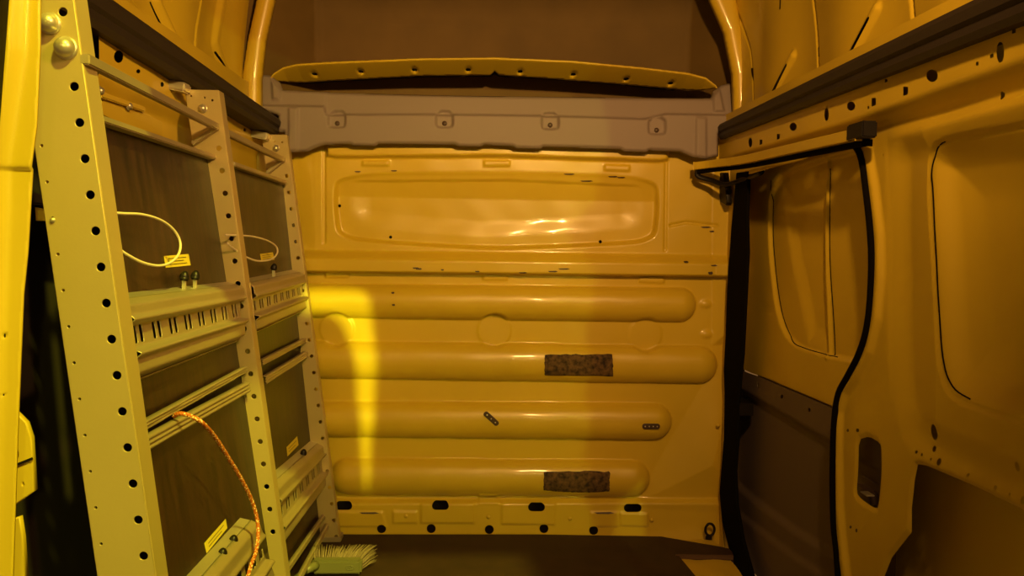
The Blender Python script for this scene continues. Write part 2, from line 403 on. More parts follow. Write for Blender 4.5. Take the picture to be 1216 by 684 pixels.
rtop = Rp((1300, 86), (1216, 114), (1090, 150), (1030, 166), (900, 200)); rbot = Rp((1000, 470), (1080, 512), (1150, 546), (1300, 610)); rleft = sorted(Rp((1054, 150), (1057, 300), (1058, 400), (1060, 520), (1055, 620)), key=lambda q: q[1])
bp_line = Rp((1053, 160), (1056, 400), (1046, 520), (1030, 640), (1024, 720))
facet = Rp((1300, 10), (850, 168))
def lin3(L, u):
    L = sorted(L); x = [a[0] for a in L]; y = [a[1] for a in L]; return np.interp(u, x, y)
def hR(P):
    H = np.zeros(len(P))
    v1 = lin3(cl1, P[:, 0]); v2 = lin3(cl2, P[:, 0]); t = (P[:, 1]-v2)/(v1-v2)
    H += .035*sst(0, 1, t)
    vf = lin3(facet, P[:, 0]); H -= .03*np.clip(P[:, 1]-vf, 0, .1)
    d2 = sdp(P, rin)
    vt = lin3(rtop, P[:, 0]); H -= .022*sst(0, .075, vt-P[:, 1])*sst(0, .10, sdp(P, recess)+.045)
    vb = lin3(rbot, P[:, 0]); wl = np.interp(P[:, 1], [a[1] for a in rleft], [a[0] for a in rleft])
    H += .024*sst(-.02, .05, P[:, 1]-vb)*sst(0, .03, v2-P[:, 1])*np.clip((wl-P[:, 0])/.17, 0, 1)*(1-.9*sst(.0, .12, d2))
    H -= .018*sst(0, .07, P[:, 1]-vb)*sst(.0, .06, d2)
    H -= .004*sst(-.002, .004, d2)
    H -= .0045*(1-sst(.001, .004, np.abs(d2)))
    # the flange round the door opening stands proud of the pillar
    dd = -sdp(P, door_open); H += .012*(1-sst(.012, .03, dd))
    H -= .020*np.clip(1-np.abs((P[:, 0]-np.interp(P[:, 1], sorted([a[1] for a in bp_line]), [a[0] for a in sorted(bp_line, key=lambda q: q[1])])+.06)/.09), 0, 1)*0
    dl = -sdp(P, latch); H -= .004*(1-sst(.0, .012, dl))
    dr = -sdp(P, rear_open); H -= .006*(1-sst(.0, .008, dr))
    H += .0010*np.sin(P[:, 0]*19+.3)*np.sin(P[:, 1]*15+.9)
    return H
zt = Rp((1216, 8))[0][1]
r_out = [(.90, -.05), (2.885, -.05), (2.885, 1.50), (.90, 1.50)]
WR = tag(sheet('wall_right', R, r_out, r_holes, hR, .0045, PAINT2), 'yellow steel side wall with door opening and recessed rear window blank', None, None, 'structure')
# outer skin behind the openings, and dark cavity
skin = planeX(1.035)
tag(sheet('wall_right_outer_skin', skin, [(.88, -.1), (2.9, -.1), (2.9, 1.55), (.88, 1.55)], [], lambda P: .01*np.sin(P[:, 1]*9), .03, PAINT2), 'outer yellow body skin seen through the openings', None, None, 'structure')
# gap shadow round the rear window blank, drawn as a thin black tube
gp = planeX(XR+.049)
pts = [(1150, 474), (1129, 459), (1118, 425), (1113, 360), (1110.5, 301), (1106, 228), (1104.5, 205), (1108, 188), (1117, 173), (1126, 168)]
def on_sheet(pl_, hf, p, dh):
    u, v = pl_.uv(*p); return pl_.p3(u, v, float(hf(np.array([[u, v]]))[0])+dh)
tube('dark_gap_line', [on_sheet(R, hR, tuple(p)[:2], .0005) for p in catmull([(a, b, 0) for a, b in pts], 6)], .0015, SEAL, WR, 6)
# latch inside the pillar
lt = planeX(.965)
def latch_box(name, x0, y0, x1, y1, X, d, m, par): 
    a = onX(x0, y0, X); b = onX(x1, y1, X)
    return box(name, (X-d/2, min(a.y, b.y), min(a.z, b.z)), (X+d/2, max(a.y, b.y), max(a.z, b.z)), m, par, .002)
lc = onX(1032, 590, .95)
lk = empty('door_lock', lc, 'small metal lock inside the pillar cut-out behind the door', 'lock')
latch_box('lock_case', 1022, 574, 1040, 600, .955, .03, CLIPM, lk)
latch_box('striker', 1026, 583, 1034, 590, .930, .02, ZINC, lk)
latch_box('cover_strip', 1024, 564, 1042, 576, .955, .006, GREYD, lk)

# ---------------------------------------------------------------- sliding door (closed) behind the opening
XD = .955
D = planeX(XD)
def Dp(*pts): return D.uvs(pts)
blank = rnd(Dp((906, 208), (912, 300), (920, 366), (930, 398), (945, 414), (985, 426), (1022, 432), (1052, 430), (1060, 190), (1020, 170)), 2, .2)
bead = Dp((972, 190), (977, 290), (982, 423))
tri = Dp((916, 215), (930, 290), (944, 360), (955, 412), (984, 423), (980, 300), (974, 200))
lipline = Dp((884, 438), (1010, 490))
door_split = Dp((840, 420), (893, 443), (905, 447), (1000, 487), (1070, 515))
def hD(P):
    H = np.zeros(len(P))
    d = sdp(P, blank); H -= .012*sst(0, .012, d)
    H -= .012*sst(0, .07, sdp(P, tri))
    dl = sdl(P, bead); H += .008*(1-sst(.002, .012, dl))
    H -= .02*np.clip((P[:, 1]-.95)/.3, 0, 1)**2
    H += .0008*np.sin(P[:, 0]*23)*np.sin(P[:, 1]*17)
    return H
d_holes = [Dp(*circ(x, y, 1.3, 8, 3.2)) for x, y in ((970.5, 289), (973, 337), (975, 399))]
u1, u2 = 1.745, 2.862
up_out = [(u1, 1.36), (u1, lin3(door_split, np.array([u1]))[0])]+sorted([p for p in door_split if u1 < p[0] < u2])+[(u2, lin3(door_split, np.array([u2]))[0]), (u2, 1.36)]
DR = tag(sheet('door_1', D, up_out, d_holes, hD, .005, PAINT2), 'closed sliding side door, yellow above and grey trim below', None, None, 'structure')
lo_out = [(u1, -.04), (u1, lin3(door_split, np.array([u1]))[0])]+sorted([p for p in door_split if u1 < p[0] < u2])+[(u2, lin3(door_split, np.array([u2]))[0]), (u2, -.04)]
c1 = Dp((840, 440), (905, 476), (950, 503), (1010, 538)); c2 = Dp((840, 540), (888, 585), (940, 625), (1010, 668)); c3 = Dp((870, 600), (900, 622), (950, 660), (1000, 690))
def hT(P):
    H = np.full(len(P), .012)
    v1 = lin3(c1, P[:, 0]); H -= .016*sst(.012, -.012, P[:, 1]-v1) if False else .016*(1-sst(-.014, .012, P[:, 1]-v1))
    v2 = lin3(c2, P[:, 0]); v3 = lin3(c3, P[:, 0])
    H += .014*(1-sst(-.016, .012, P[:, 1]-v2))
    H += .010*(1-sst(-.015, .010, P[:, 1]-v3))
    return H
t_holes = [Dp(*circ(x, y, 1.6, 8, 2.6)) for x, y in ((905, 458), (933, 471), (966, 487))]
tr = sheet('lower_trim', D, lo_out, t_holes, hT, .006, GREYD, DR)
tr['label'] = 'dark grey moulded lower trim panel'
# gap line of the window blank and the bead's dark line, drawn as black tubes
for pp in ([(908.5, 214), (911, 255), (915, 302), (921, 350), (928, 383), (939, 405), (952, 413), (975, 420), (992, 424)], [(974, 200), (978, 262), (982, 330), (986, 400), (987, 422)]):
    tube('dark_gap_line', [on_sheet(D, hD, tuple(p)[:2], .0005) for p in catmull([(a, b, 0) for a, b in pp], 6)], .0015, SEAL, DR, 6)
# pull handle at the front of the trim
hd = [D.p3(*D.uv(*p), .028) for p in ((866, 494), (868, 478), (875, 470), (886, 469))]
latch_box('pull_handle', 868, 468, 886, 494, .915, .05, BLACK, DR)

# ---------------------------------------------------------------- rubber seals of the door opening
sl = [(1004, 684+30), (1001, 660), (997, 620), (996, 560), (998, 500), (1003, 468), (1014, 447), (1027, 422), (1036, 395), (1041, 360), (1043, 310), (1041, 270), (1036, 225), (1031, 190), (1024, 175), (1014, 169)]
S3 = [R.p3(*R.uv(*p), .014) for p in sl]
so = tube('door_seal', catmull(S3, 6), .0085, SEAL, None, 10, prof=(1.1, .9))
tag(so, 'black rubber seal curving down the pillar behind the sliding door', 'seal')
# front edge seal: thick black rubber close to the bulkhead
fs = planeX(.885)
fr = fs.uvs([(874, 205), (888, 203), (886, 255), (887, 300), (884, 360), (881, 420), (876, 470), (875, 520), (872, 560), (874, 600), (881, 640), (893, 684), (897, 700), (880, 700), (866, 655), (857, 620), (854, 585), (859, 520), (860, 470), (859, 440), (861, 400), (863, 340), (868, 270)])
fo = plate('front_door_seal', fs, fr, [], .012, SEAL, None, .004)
tag(fo, 'thick black rubber seal between the bulkhead and the sliding door', 'seal')
# short black pad above it
pad = planeX(.87)
po = plate('rubber_buffer', pad, pad.uvs([(850, 205), (859, 205), (863, 240), (862, 244), (855, 240), (852, 222)]), [], .02, BLACK, None, .003)
tag(po, 'short black rubber buffer hanging under the door track end', 'buffer')

# ---------------------------------------------------------------- cant rail of the left wall + lower wall darkened for shade
XL = -.80
L = Plane((-.80, 0, 0), (.030/1.5, 1, 0), (0, 0, 1), (1, -.02, 0)); L.O = Vector((-.80-.026, 0, 0))
def Lp(*pts): return L.uvs(pts)
l_holes = [Lp(*circ(x, y, rx, 12, ry)) for x, y, rx, ry in ((127, 67, 6, 7.5), (151, 84.5, 2.4, 2.6), (180, 100, 2.4, 3), (166, 72, 1.4, 1.8), (170.5, 74.5, 1.4, 1.8), (174.5, 77, 1.3, 1.7), (276, 136, 1.2, 1.6), (281, 138, 1.2, 1.6), (292, 152, 2, 6), (281, 154, 1.4, 2.2))]
def hL(P):
    H = np.zeros(len(P)); z = P[:, 1]
    H += .025*sst(1.33, 1.38, z); H -= .02*sst(1.45, 1.52, z)
    H += .02*(1-sst(1.21, 1.24, z))
    H += .001*np.sin(P[:, 0]*25)*np.sin(z*21)
    return H
WL = tag(sheet('wall_left', L, [(1.69, 1.10), (2.875, 1.10), (2.875, 1.57), (1.69, 1.57)], l_holes, hL, .005, PAINT2), 'yellow steel cant rail with holes above the shelving rack', None, None, 'structure')
tag(box('wall_left_shaded', (-.90, 1.30, 0), (-.88, 2.87, 1.13), DARKB), 'left wall behind the shelving rack, darkened in place of shade', None, None, 'structure')
tag(box('wall_left_shaded_top', (-.90, 1.30, 1.10), (-.79, 2.87, 1.12), DARKB), None, None, None, 'structure')
tag(box('wall_left_backing', (-.92, 1.30, 1.1), (-.90, 2.87, 1.62), CAV), None, None, None, 'structure')
# bright block bolted to the rail behind the rack top
bx = onX(152, 138, -.755)
br = empty('rail_bracket', bx, 'yellow steel bracket on the left wall just under the top bar of the rack', 'bracket')
a = onX(113, 104, -.755); b = onX(196, 158, -.735)
bar('bracket_body', onX(118, 122, -.755), onX(190, 157, -.755), .012, .05, (1, 0, 0), PAINT2, br)
bar('bracket_flange', onX(112, 112, -.755), onX(165, 130, -.755), .03, .012, (1, 0, 0), PAINT2, br)
for q in ((118, 108), (152, 126)):
    dome('bracket_bolt', onX(q[0], q[1], -.745), (1, 0, 0), .008, .010, ZINC, br)

# ---------------------------------------------------------------- D-pillar (rear left) lit from outside
YD = 1.22
DP = planeY(YD)
dp_out = DP.uvs([(10, -60), (48, -60), (47, 60), (43, 150), (36, 200), (30, 300), (25, 350), (18, 520), (12, 700), (-40, 700), (-40, 205), (-8, 160), (3, 60)])
def hP(P):
    u = P[:, 0]; e = np.interp(P[:, 1], [DP.uv(0, 700)[1], DP.uv(0, 200)[1], DP.uv(0, 60)[1], DP.uv(0, -60)[1]], [DP.uv(-22, 700)[0], DP.uv(-5, 200)[0], DP.uv(16, 60)[0], DP.uv(20, -60)[0]])
    H = .018*np.exp(-((u-e)/.012)**2)
    zs = DP.uv(0, 200)[1]; H -= .005*(1-sst(-.002, .003, P[:, 1]-zs))
    return H
p_holes = [DP.uvs(circ(x, y, 1.0, 8, 3.4)) for x, y in ((11.5, 258), (4, 399), (2.5, 470), (1, 540))]
PL = tag(sheet('trim_2', DP, dp_out, p_holes, hP, .0035, PAINT, None, .004), 'bright yellow rear door pillar at the left edge', None, None, 'structure')
YI = 1.36
IP = planeY(YI)
for k, q in enumerate(([(10, 488), (19, 490), (31, 502), (37, 520), (41, 583), (12, 604), (8, 560)], [(10, 618), (23, 614), (27, 640), (31, 700), (8, 700)], [(41, 246), (58, 250), (60, 263), (42, 262)])):
    s_ = IP.uvs(q)
    hh = [IP.uvs(circ(20, 540, 1.4, 8, 5)), IP.uvs(circ(27, 575, .8, 8, 2))] if k == 0 else []
    tag(plate('trim_%d' % (k+3), IP, s_, hh, .012, PAINT2, None, .002), 'yellow inner panel piece behind the rear pillar', None, None, 'structure')
bar('seam', IP.p3(*IP.uv(14, 554), .002), IP.p3(*IP.uv(39, 544), .002), .004, .004, (0, 1, 0), BLACK, bpy.data.objects['trim_3'], 0)
# black bar standing in for the dark gap at far left
tag(bar('trim_6', onY(-3, -80, 1.17), onY(-26, 230, 1.17), .03, .03, (1, 0, 0), BLACK), 'black strip in place of the dark gap outside the rear pillar', None, None, 'structure')

# ---------------------------------------------------------------- high roof
UL = Plane((-.945, 0, 0), (.05, 1, 0), (0, 0, 1), (1, -.05, 0))
def groove(P, pl, pts, dep, w): return dep*(1-sst(w*.2, w, sdl(P, pl.uvs(pts))))
ul_lines = [([(228, -20), (235, 0), (229, 33), (227, 60)], .008, .010), ([(306, -10), (296, 40), (288, 75), (286, 115)], .010, .012), ([(196, -30), (188, 0), (204, 45)], -.012, .022), ([(262, 0), (258, 50), (270, 95)], -.014, .03), ([(122, -20), (165, 20)], -.010, .03)]
def hUL(P):
    H = np.zeros(len(P))
    for pts, dp, w in ul_lines: H -= groove(P, UL, pts, dp, w)
    H += .012*np.sin(P[:, 0]*14)
    H += .10*np.clip(P[:, 1]-1.62, 0, 1)**1.3
    return H
def slotline(pl, a, b, w):
    a = np.array(pl.uv(*a)); b = np.array(pl.uv(*b)); t = (b-a)/np.linalg.norm(b-a); n = np.array((-t[1], t[0]))
    o = []
    for c, s in ((b, 1), (a, -1)):
        for k in range(7): an = -math.pi/2+math.pi*k/6; o.append(tuple(c+s*(t*math.cos(an)*w+n*math.sin(an)*w)))
    return o
ulh = [slotline(UL, (183, 3), (198, 41), .0035), slotline(UL, (258, 62), (270, 92), .003), slotline(UL, (228.5, 34), (228, 46), .004), slotline(UL, (288.5, 76), (287.5, 92), .004)]
tag(sheet('wall_left_roof', UL, [(1.12, 1.50), (2.84, 1.50), (2.84, 2.0), (1.12, 2.0)], ulh, hUL, .004, PAINT), 'yellow inner side of the high roof above the left rubber rail', None, None, 'structure')
UR = planeX(.905)
ur_lines = [([(960, -20), (964, 0), (968, 55), (970, 95)], .009, .010), ([(1074, -20), (1078, 0), (1082, 38)], .009, .010), ([(941, 66), (917, 122)], -.010, .020), ([(1040, 10), (1011, 76)], -.010, .020), ([(875, 0), (889, 60), (892, 120)], .008, .010)]
def hUR(P):
    H = np.zeros(len(P))
    for pts, dp, w in ur_lines: H -= groove(P, UR, pts, dp, w)
    H += .010*np.sin(P[:, 0]*13+1)
    H += .10*np.clip(P[:, 1]-1.62, 0, 1)**1.3
    return H
urh = [slotline(UR, (937, 77), (922, 114), .0038), slotline(UR, (1035, 22), (1016, 66), .0045), slotline(UR, (967.5, 55), (968, 66), .004), slotline(UR, (932, 0), (931, 10), .004), slotline(UR, (889, 82), (890.5, 95), .004)]
tag(sheet('wall_right_roof', UR, [(.90, 1.40), (2.84, 1.40), (2.84, 2.0), (.90, 2.0)], urh, hUR, .004, PAINT), 'yellow inner side of the high roof above the right rubber rail', None, None, 'structure')
tag(box('wall_left_roof_backing', (-.96, .90, 1.48), (-.95, 3.3, 2.05), CAV), None, None, None, 'structure')
tag(box('wall_right_roof_backing', (1.045, .90, 1.40), (1.055, 3.3, 2.05), CAV), None, None, None, 'structure')
tag(box('ceiling', (-.92, 1.12, 2.0), (1.04, 3.4, 2.03), SHADED), 'inner roof skin', None, None, 'structure')
tag(box('trim_7', (-.92, 1.12, 1.88), (1.0, 1.20, 2.0), PAINT2), 'roof header above the rear doors', None, None, 'structure')
# front cap: deep recess in the shade-darkened paint
FC = planeY(3.12)
def hFC(P):
    x, z = P[:, 0], P[:, 1]
    H = .06*((x-.1)/.8)**2+1.3*np.clip(np.abs(x-.10)-.70, 0, .3)
    for l in ([(813, -10), (811, 90)], [(383, 0), (381, 70)]): H += .006*(1-sst(.001, .008, sdl(P, FC.uvs(l))))
    H += .25*np.clip(z-1.86, 0, 1)
    return H
tag(sheet('wall_front_roof', FC, [(-.90, 1.35), (1.05, 1.35), (1.05, 2.02), (-.90, 2.02)], [], hFC, .01, SHADED), 'shade-darkened front of the high roof recess', None, None, 'structure')
tag(box('trim_8', (-.90, 2.86, 1.52), (1.0, 3.14, 1.535), SHELF), 'dark shelf over the cab behind the grey header', None, None, 'structure')
# arch rim
AP = planeY(2.80)
rim_o = AP.uvs([(285, 150), (288, 90), (294, 50), (305, 0), (318, -50), (350, -75), (600, -90), (830, -75), (862, -40), (874, 0), (884, 50), (891, 95), (895, 150)])
rim_i = AP.uvs([(312, 150), (312, 95), (317, 50), (328, 0), (345, -35), (380, -50), (600, -62), (800, -50), (832, -25), (842, 3), (858, 40), (868, 90), (870, 150)])
rim = rim_o+rim_i[::-1]
def hrim(P):
    d = sdp(P, rim); return .030*np.sqrt(np.clip(1-(1-np.clip(d/.034, 0, 1))**2, 0, 1))
tag(sheet('trim_9', AP, rim, [], hrim, .005, PAINT, None, .004), 'yellow arched rim round the front roof recess', None, None, 'structure')
# lower lip with dimples
LPl = planeY(2.87)
lip_t = [(318, 104), (321, 95), (327, 87), (338, 80), (355, 76), (400, 73.5), (500, 69.5), (587, 68.5), (680, 72.5), (760, 80), (815, 86.5), (836, 92), (848, 101), (853, 112)]
lip_b = [(838, 113), (800, 108.5), (740, 102.5), (660, 96), (592, 92), (587, 89), (582, 92), (500, 93), (400, 98), (345, 101.5), (330, 105)]
LPb = planeY(2.985); LPm = planeY(2.925)
lip = LPl.uvs(lip_t)+LPb.uvs(lip_b); lt_uv = LPl.uvs(lip_t)
dpx = ((373, 87.5), (428, 84.5), (492, 82.5), (556, 82.5), (618, 84.5), (681, 88), (744, 93.5), (797, 98.5))
dm = []
def hlip(P):
    vt = lin3(lt_uv, P[:, 0]); d = np.clip(vt-P[:, 1], 0, .2)
    H = .03*np.sqrt(np.clip(1-(1-np.clip(d/.012, 0, 1))**2, 0, 1)) - 3.0*np.clip(d-.010, 0, .05)
    for c in dm:
        r = np.hypot((P[:, 0]-c[0])*.5, P[:, 1]-c[1]); H -= .012*(1-sst(.004, .009, r))
    return H
for q in dpx:
    best = None
    for yy in np.linspace(2.80, 3.06, 120):
        p = onY(q[0], q[1], float(yy)); e = abs((2.87-float(hlip(np.array([[p.x, p.z]]))[0]))-yy)
        if best is None or e < best[0]: best = (e, p.x, p.z)
    dm.append((best[1], best[2]))
lip_holes = [circ(c[0], c[1]+.0005, .0095, 12, .0038) for c in dm]
tag(sheet('trim_10', LPl, lip, lip_holes, hlip, .0028, PAINT, None, .003), 'yellow rolled lip with dimples under the roof recess', None, None, 'structure')
plate('lip_dark_backing', planeY(3.0), planeY(3.0).uvs([(x, y+5) for x, y in lip_t[3:-3]]+[(x, y-1) for x, y in lip_b[1:-1]]), [], .003, CAV, bpy.data.objects['trim_10'])  # added near-black sheet so the lip's holes look shaded

# ================================================================== THINGS FIXED IN THE VAN
# ---------------------------------------------------------------- grey header panel
HP = planeY(2.815)
head_out = HP.uvs([(294, 128), (293, 112), (296, 92), (304, 86), (318, 87), (330, 96), (334, 105), (400, 108), (500, 111), (590, 112.5), (700, 113.5), (800, 115), (846, 115), (850, 106), (860, 99), (872, 96), (884, 100), (889, 118), (890, 136), (857, 150), (852, 160), (852, 186), (836, 190), (822, 188), (806, 181), (770, 179.5), (766, 182), (740, 181), (735, 178), (645, 175.5), (641, 178), (612, 177), (608, 174.5), (575, 173), (570, 175.5), (545, 175), (540, 172.5), (450, 172), (446, 174.5), (420, 174), (416, 172), (385, 173), (374, 177), (366, 181), (345, 182), (340, 176), (338, 158), (331, 158), (331, 138), (318, 134)])
crease = HP.uvs([(320, 126), (385, 127), (388, 137), (500, 136.5), (640, 138), (765, 142), (790, 136), (855, 137)])
screws = [(401, 147), (528, 147), (653, 149), (779, 155)]
def hH(P):
    H = np.zeros(len(P))
    vc = lin3(crease, P[:, 0])
    H += .022*(1-sst(-.006, .006, P[:, 1]-vc))
    H -= .25*np.clip(P[:, 1]-vc, 0, .1)
    for x, y in screws:
        U = HP.uvs([(x-10, y-16), (x+10, y-16), (x+11, y+3), (x+7, y+6), (x-7, y+6), (x-11, y+3)])
        H -= .014*sst(-.003, .007, sdp(P, rnd(U, 1)))
    for q in ([(318, 90), (334, 104), (334, 120), (322, 120)], [(846, 112), (858, 101), (862, 134), (846, 134)]):
        H += .012*sst(0, .012, sdp(P, HP.uvs(q)))
    for q in ([(343, 128), (357, 128), (357, 200), (343, 200)], [(823, 139), (838, 140), (838, 200), (822, 200)]):
        H += .008*sst(0, .010, sdp(P, HP.uvs(q)))
    d = sdp(P, head_out); H -= .012*(1-sst(0, .01, d))
    return H
hc = HP.p3(*HP.uv(590, 176))
HD = empty('header_panel', hc, 'grey moulded header panel across the top of the yellow bulkhead', 'header panel')
sheet('panel', HP, head_out, [], hH, .004, GREY, HD, .006)
for x, y in screws: dome('screw', HP.p3(*HP.uv(x, y), .008), (0, -1, 0), .0075, .004, CLIPM, HD, 1.15)
# top return of the panel
bar('top_flange', HP.p3(*HP.uv(338, 113), -.06), HP.p3(*HP.uv(844, 121), -.06), .08, .004, (0, 1, 0), GREY, HD, .001)

# ---------------------------------------------------------------- rubber edge rails
def rail(A, B_, label, sgn):
    """A, B_: (X, Y, z_low, z_up) at the two ends"""
    V = []; Fc = []; K = 10
    for k in range(K):
        t = k/(K-1); X, Y, zl, zu = [a+(b-a)*t for a, b in zip(A, B_)]; h = zu-zl
        prof = [(0, zl), (.020*sgn, zl-.001), (.027*sgn, zl+h*.16), (.023*sgn, zl+h*.42), (.031*sgn, zl+h*.52), (.033*sgn, zu-h*.2), (.026*sgn, zu), (-.05*sgn, zu+.004), (-.05*sgn, zl)]
        n = len(prof)
        for x, z in prof: V.append((X+x, Y, z))
    for i in range(K-1):
        for k in range(n): Fc.append((i*n+k, i*n+(k+1) % n, (i+1)*n+(k+1) % n, (i+1)*n+k))
    Fc.append(tuple(range(n))[::-1]); Fc.append(tuple(range((K-1)*n, K*n)))
    return tag(mesh('edge_rail', V, Fc, RAILM), label, 'rail')
def zX(px, py, X): p = onX(px, py, X); return p.z
a1 = onX(140, 0, -.76); a2 = onX(100, 21, -.76); b1 = onY(331, 141, 2.795); b2 = onY(328, 160, 2.795)
RL = rail((-.785, 1.36, a2.z-.003, a1.z), (b1.x-.025, 2.795, b2.z, b1.z), 'dark rubber rail running above the shelving rack', 1)
a1 = onX(1160, 0, .83); a2 = onX(1216, 23, .83); b1 = onY(856, 148, 2.80); b2 = onY(855, 165, 2.80)
rail((.858, .905, a2.z, a1.z+.004), (b1.x+.02, 2.80, b2.z, b1.z), 'dark rubber rail running above the sliding door', -1)
box('end_cap', (-.742, 2.72, onY(325, 158, 2.79).z), (-.690, 2.800, onY(325, 137, 2.79).z), BLACK, RL, .004)['label'] = 'black end cap'

# ---------------------------------------------------------------- sliding door track above the door
tk = [onY(822, 202, 2.80)]
A_ = onX(884, 190, .845); Bq = onX(1024, 159, .845)
tpath = [onY(826, 197.5, 2.79), onY(850, 194.5, 2.72), A_, A_.lerp(Bq, .5), Bq]
TR = empty('door_track', A_, 'yellow painted sliding door track above the door opening', 'track')
def ribbon(name, path, w, h, m, par):
    V = []; Fc = []
    P_ = catmull(path, 6)
    for i, p in enumerate(P_):
        t = (P_[min(i+1, len(P_)-1)]-P_[max(i-1, 0)]).normalized(); s = Vector((0, 0, 1)); n = t.cross(s).normalized()
        for a, b in ((-1, -1), (1, -1), (1, 1), (-1, 1)): V.append(p+n*(a*w/2)+Vector((0, 0, b*h/2)))
    for i in range(len(P_)-1):
        for k in range(4): Fc.append((i*4+k, i*4+(k+1) % 4, i*4+4+(k+1) % 4, i*4+4+k))
    Fc.append((0, 1, 2, 3)); k = (len(P_)-1)*4; Fc.append((k+3, k+2, k+1, k))
    o = mesh(name, V, Fc, m, par); bv = o.modifiers.new('b', 'BEVEL'); bv.width = .002; bv.segments = 2
    return o
ribbon('track_channel', tpath, .028, .026, PAINT2, TR)
low = [p+Vector((.012, 0, -.019)) for p in tpath]
ribbon('track_lower_edge', low, .02, .012, SEAL, TR)
e = onX(1016, 157, .835)
box('track_end_stop', (.828, e.y-.045, e.z-.017), (.862, e.y+.03, e.z+.019), BLACK, TR, .003)
# roller arm bracket at the front end
ap = [onY(829, 203, 2.79), onY(829, 209, 2.79), onY(845, 214, 2.77), onY(862, 219, 2.72), onY(885, 212, 2.64), onY(905, 205, 2.50)]
RA = tag(tube('roller_arm', catmull(ap, 5), .010, BLACK, None, 8, prof=(1, .6)), 'black roller arm under the front end of the door track', 'roller arm')

# ---------------------------------------------------------------- tie-down ring
rc = onY(843, 629, YB-.065)
TD = empty('tie_down_ring', onY(842, 641, YB-.055), 'black tie-down ring at the right foot of the bulkhead', 'tie-down ring')
pth = [rc+Vector((.0165*math.cos(a), 0, .022*math.sin(a))) for a in [2*math.pi*k/20 for k in range(20)]]
tube('ring', pth, .0048, BLACK, TD, 8, True)
bar('anchor_plate', rc+Vector((-.003, .002, -.020)), rc+Vector((-.003, .002, -.044)), .022, .016, (1, 0, 0), BLACK, TD, .004)

# ---------------------------------------------------------------- glue patches and small plates on the bulkhead
def curved_patch(name, q, label, cat, m, group=None):
    uv = B.uvs(q); 
    def hh(P): return hB(P)+.0012+.0008*rng.random(len(P))
    us = [u for u in uv]
    ol = []
    for i in range(len(uv)):
        a, b = np.array(uv[i]), np.array(uv[(i+1) % len(uv)])
        for t in np.linspace(0, 1, 14)[:-1]:
            p = a+(b-a)*t+rng.normal(0, .0011, 2); ol.append(tuple(p))
    return tag(sheet(name, B, ol, [], hh, .003, m, None, .0015), label, cat, group)
curved_patch('glue_patch', [(645.5, 419), (725, 418.5), (725.5, 444.5), (645.5, 443.5)], 'rough dark glue patch on the second rib of the bulkhead', 'patch', RUST)
curved_patch('glue_patch', [(644.5, 556), (721, 555.5), (721.5, 579), (697, 580.5), (666, 580), (644, 578)], 'rough dark glue patch on the lowest rib of the bulkhead', 'patch', RUST)
def small_plate(c, L_, W_, ang, label, nd):
    cu, cv = B.uv(*c); hh = float(hB(np.array([[cu, cv]]))[0])
    base = B.p3(cu, cv, hh+.001); ca, sa = math.cos(ang), math.sin(ang)
    pl = Plane(base+Vector((0, -.004, 0)), (ca, 0, sa), (-sa, 0, ca), (0, -1, 0))
    e = empty('strap_plate', base, label, 'plate')
    plate('plate', pl, rrect(-L_/2, -W_/2, L_/2, W_/2, W_*.45), [], .006, CLIPM, e, .0015)
    for k in range(nd):
        t = (k-(nd-1)/2)/max(nd, 1)*L_*.9
        dome('rivet', pl.p3(t, 0, -.001), (0, -1, 0), .0028, .002, ZINC, e, 1.1, 10)
small_plate((583, 493.5), .066, .019, math.radians(-42), 'small dark plate fixed aslant on the third rib', 3)
small_plate((769.5, 502.5), .064, .020, math.radians(0), 'small dark plate fixed level at the right end of the third rib', 4)
# stray dark scratches are left to the paint; a few tiny chips on the ridge
chips = []
V = []; Fc = []
for (x, y, w, h) in ((345+150, 318, 4, .8), (640/3.8+330, 319, 4, .9), (745/3.8+330, 320, 2, .8), (900/3.8+330, 322, 3, .8), (620, 323.5, 5, .8), (655, 322, 6, .8), (668, 319, 7, .7), (839, 324, 3, 1.6), (843, 315, 4, .8), (811, 311, 3, 1.2), (838, 270, 6, .8), (845, 275, 3, .8), (425, 204, 4, .7), (468, 203, 4, .7), (676, 207, 7, .7), (697, 215, 8, .7), (728, 210, 6, .7), (738, 211, 5, .7), (468, 347, 2, 1), (469, 361, 2, 1), (440, 606, 12, .9), (716, 606, 12, .9)):
    for s in (0,):
        q = [(x-w, y-h), (x+w*.6, y-h*1.3), (x+w, y), (x+w*.4, y+h), (x-w*.7, y+h*.7)]
        uv = np.array(B.uvs(q)); H = hB(uv); k = len(V)
        for (u, v), hh in zip(uv, H): V.append(B.p3(u, v, hh+.0022))
        Fc.append(tuple(range(k, k+5)))
mesh('paint_chips', V, Fc, CLIPM, bpy.data.objects['wall_front'])['kind'] = 'stuff'

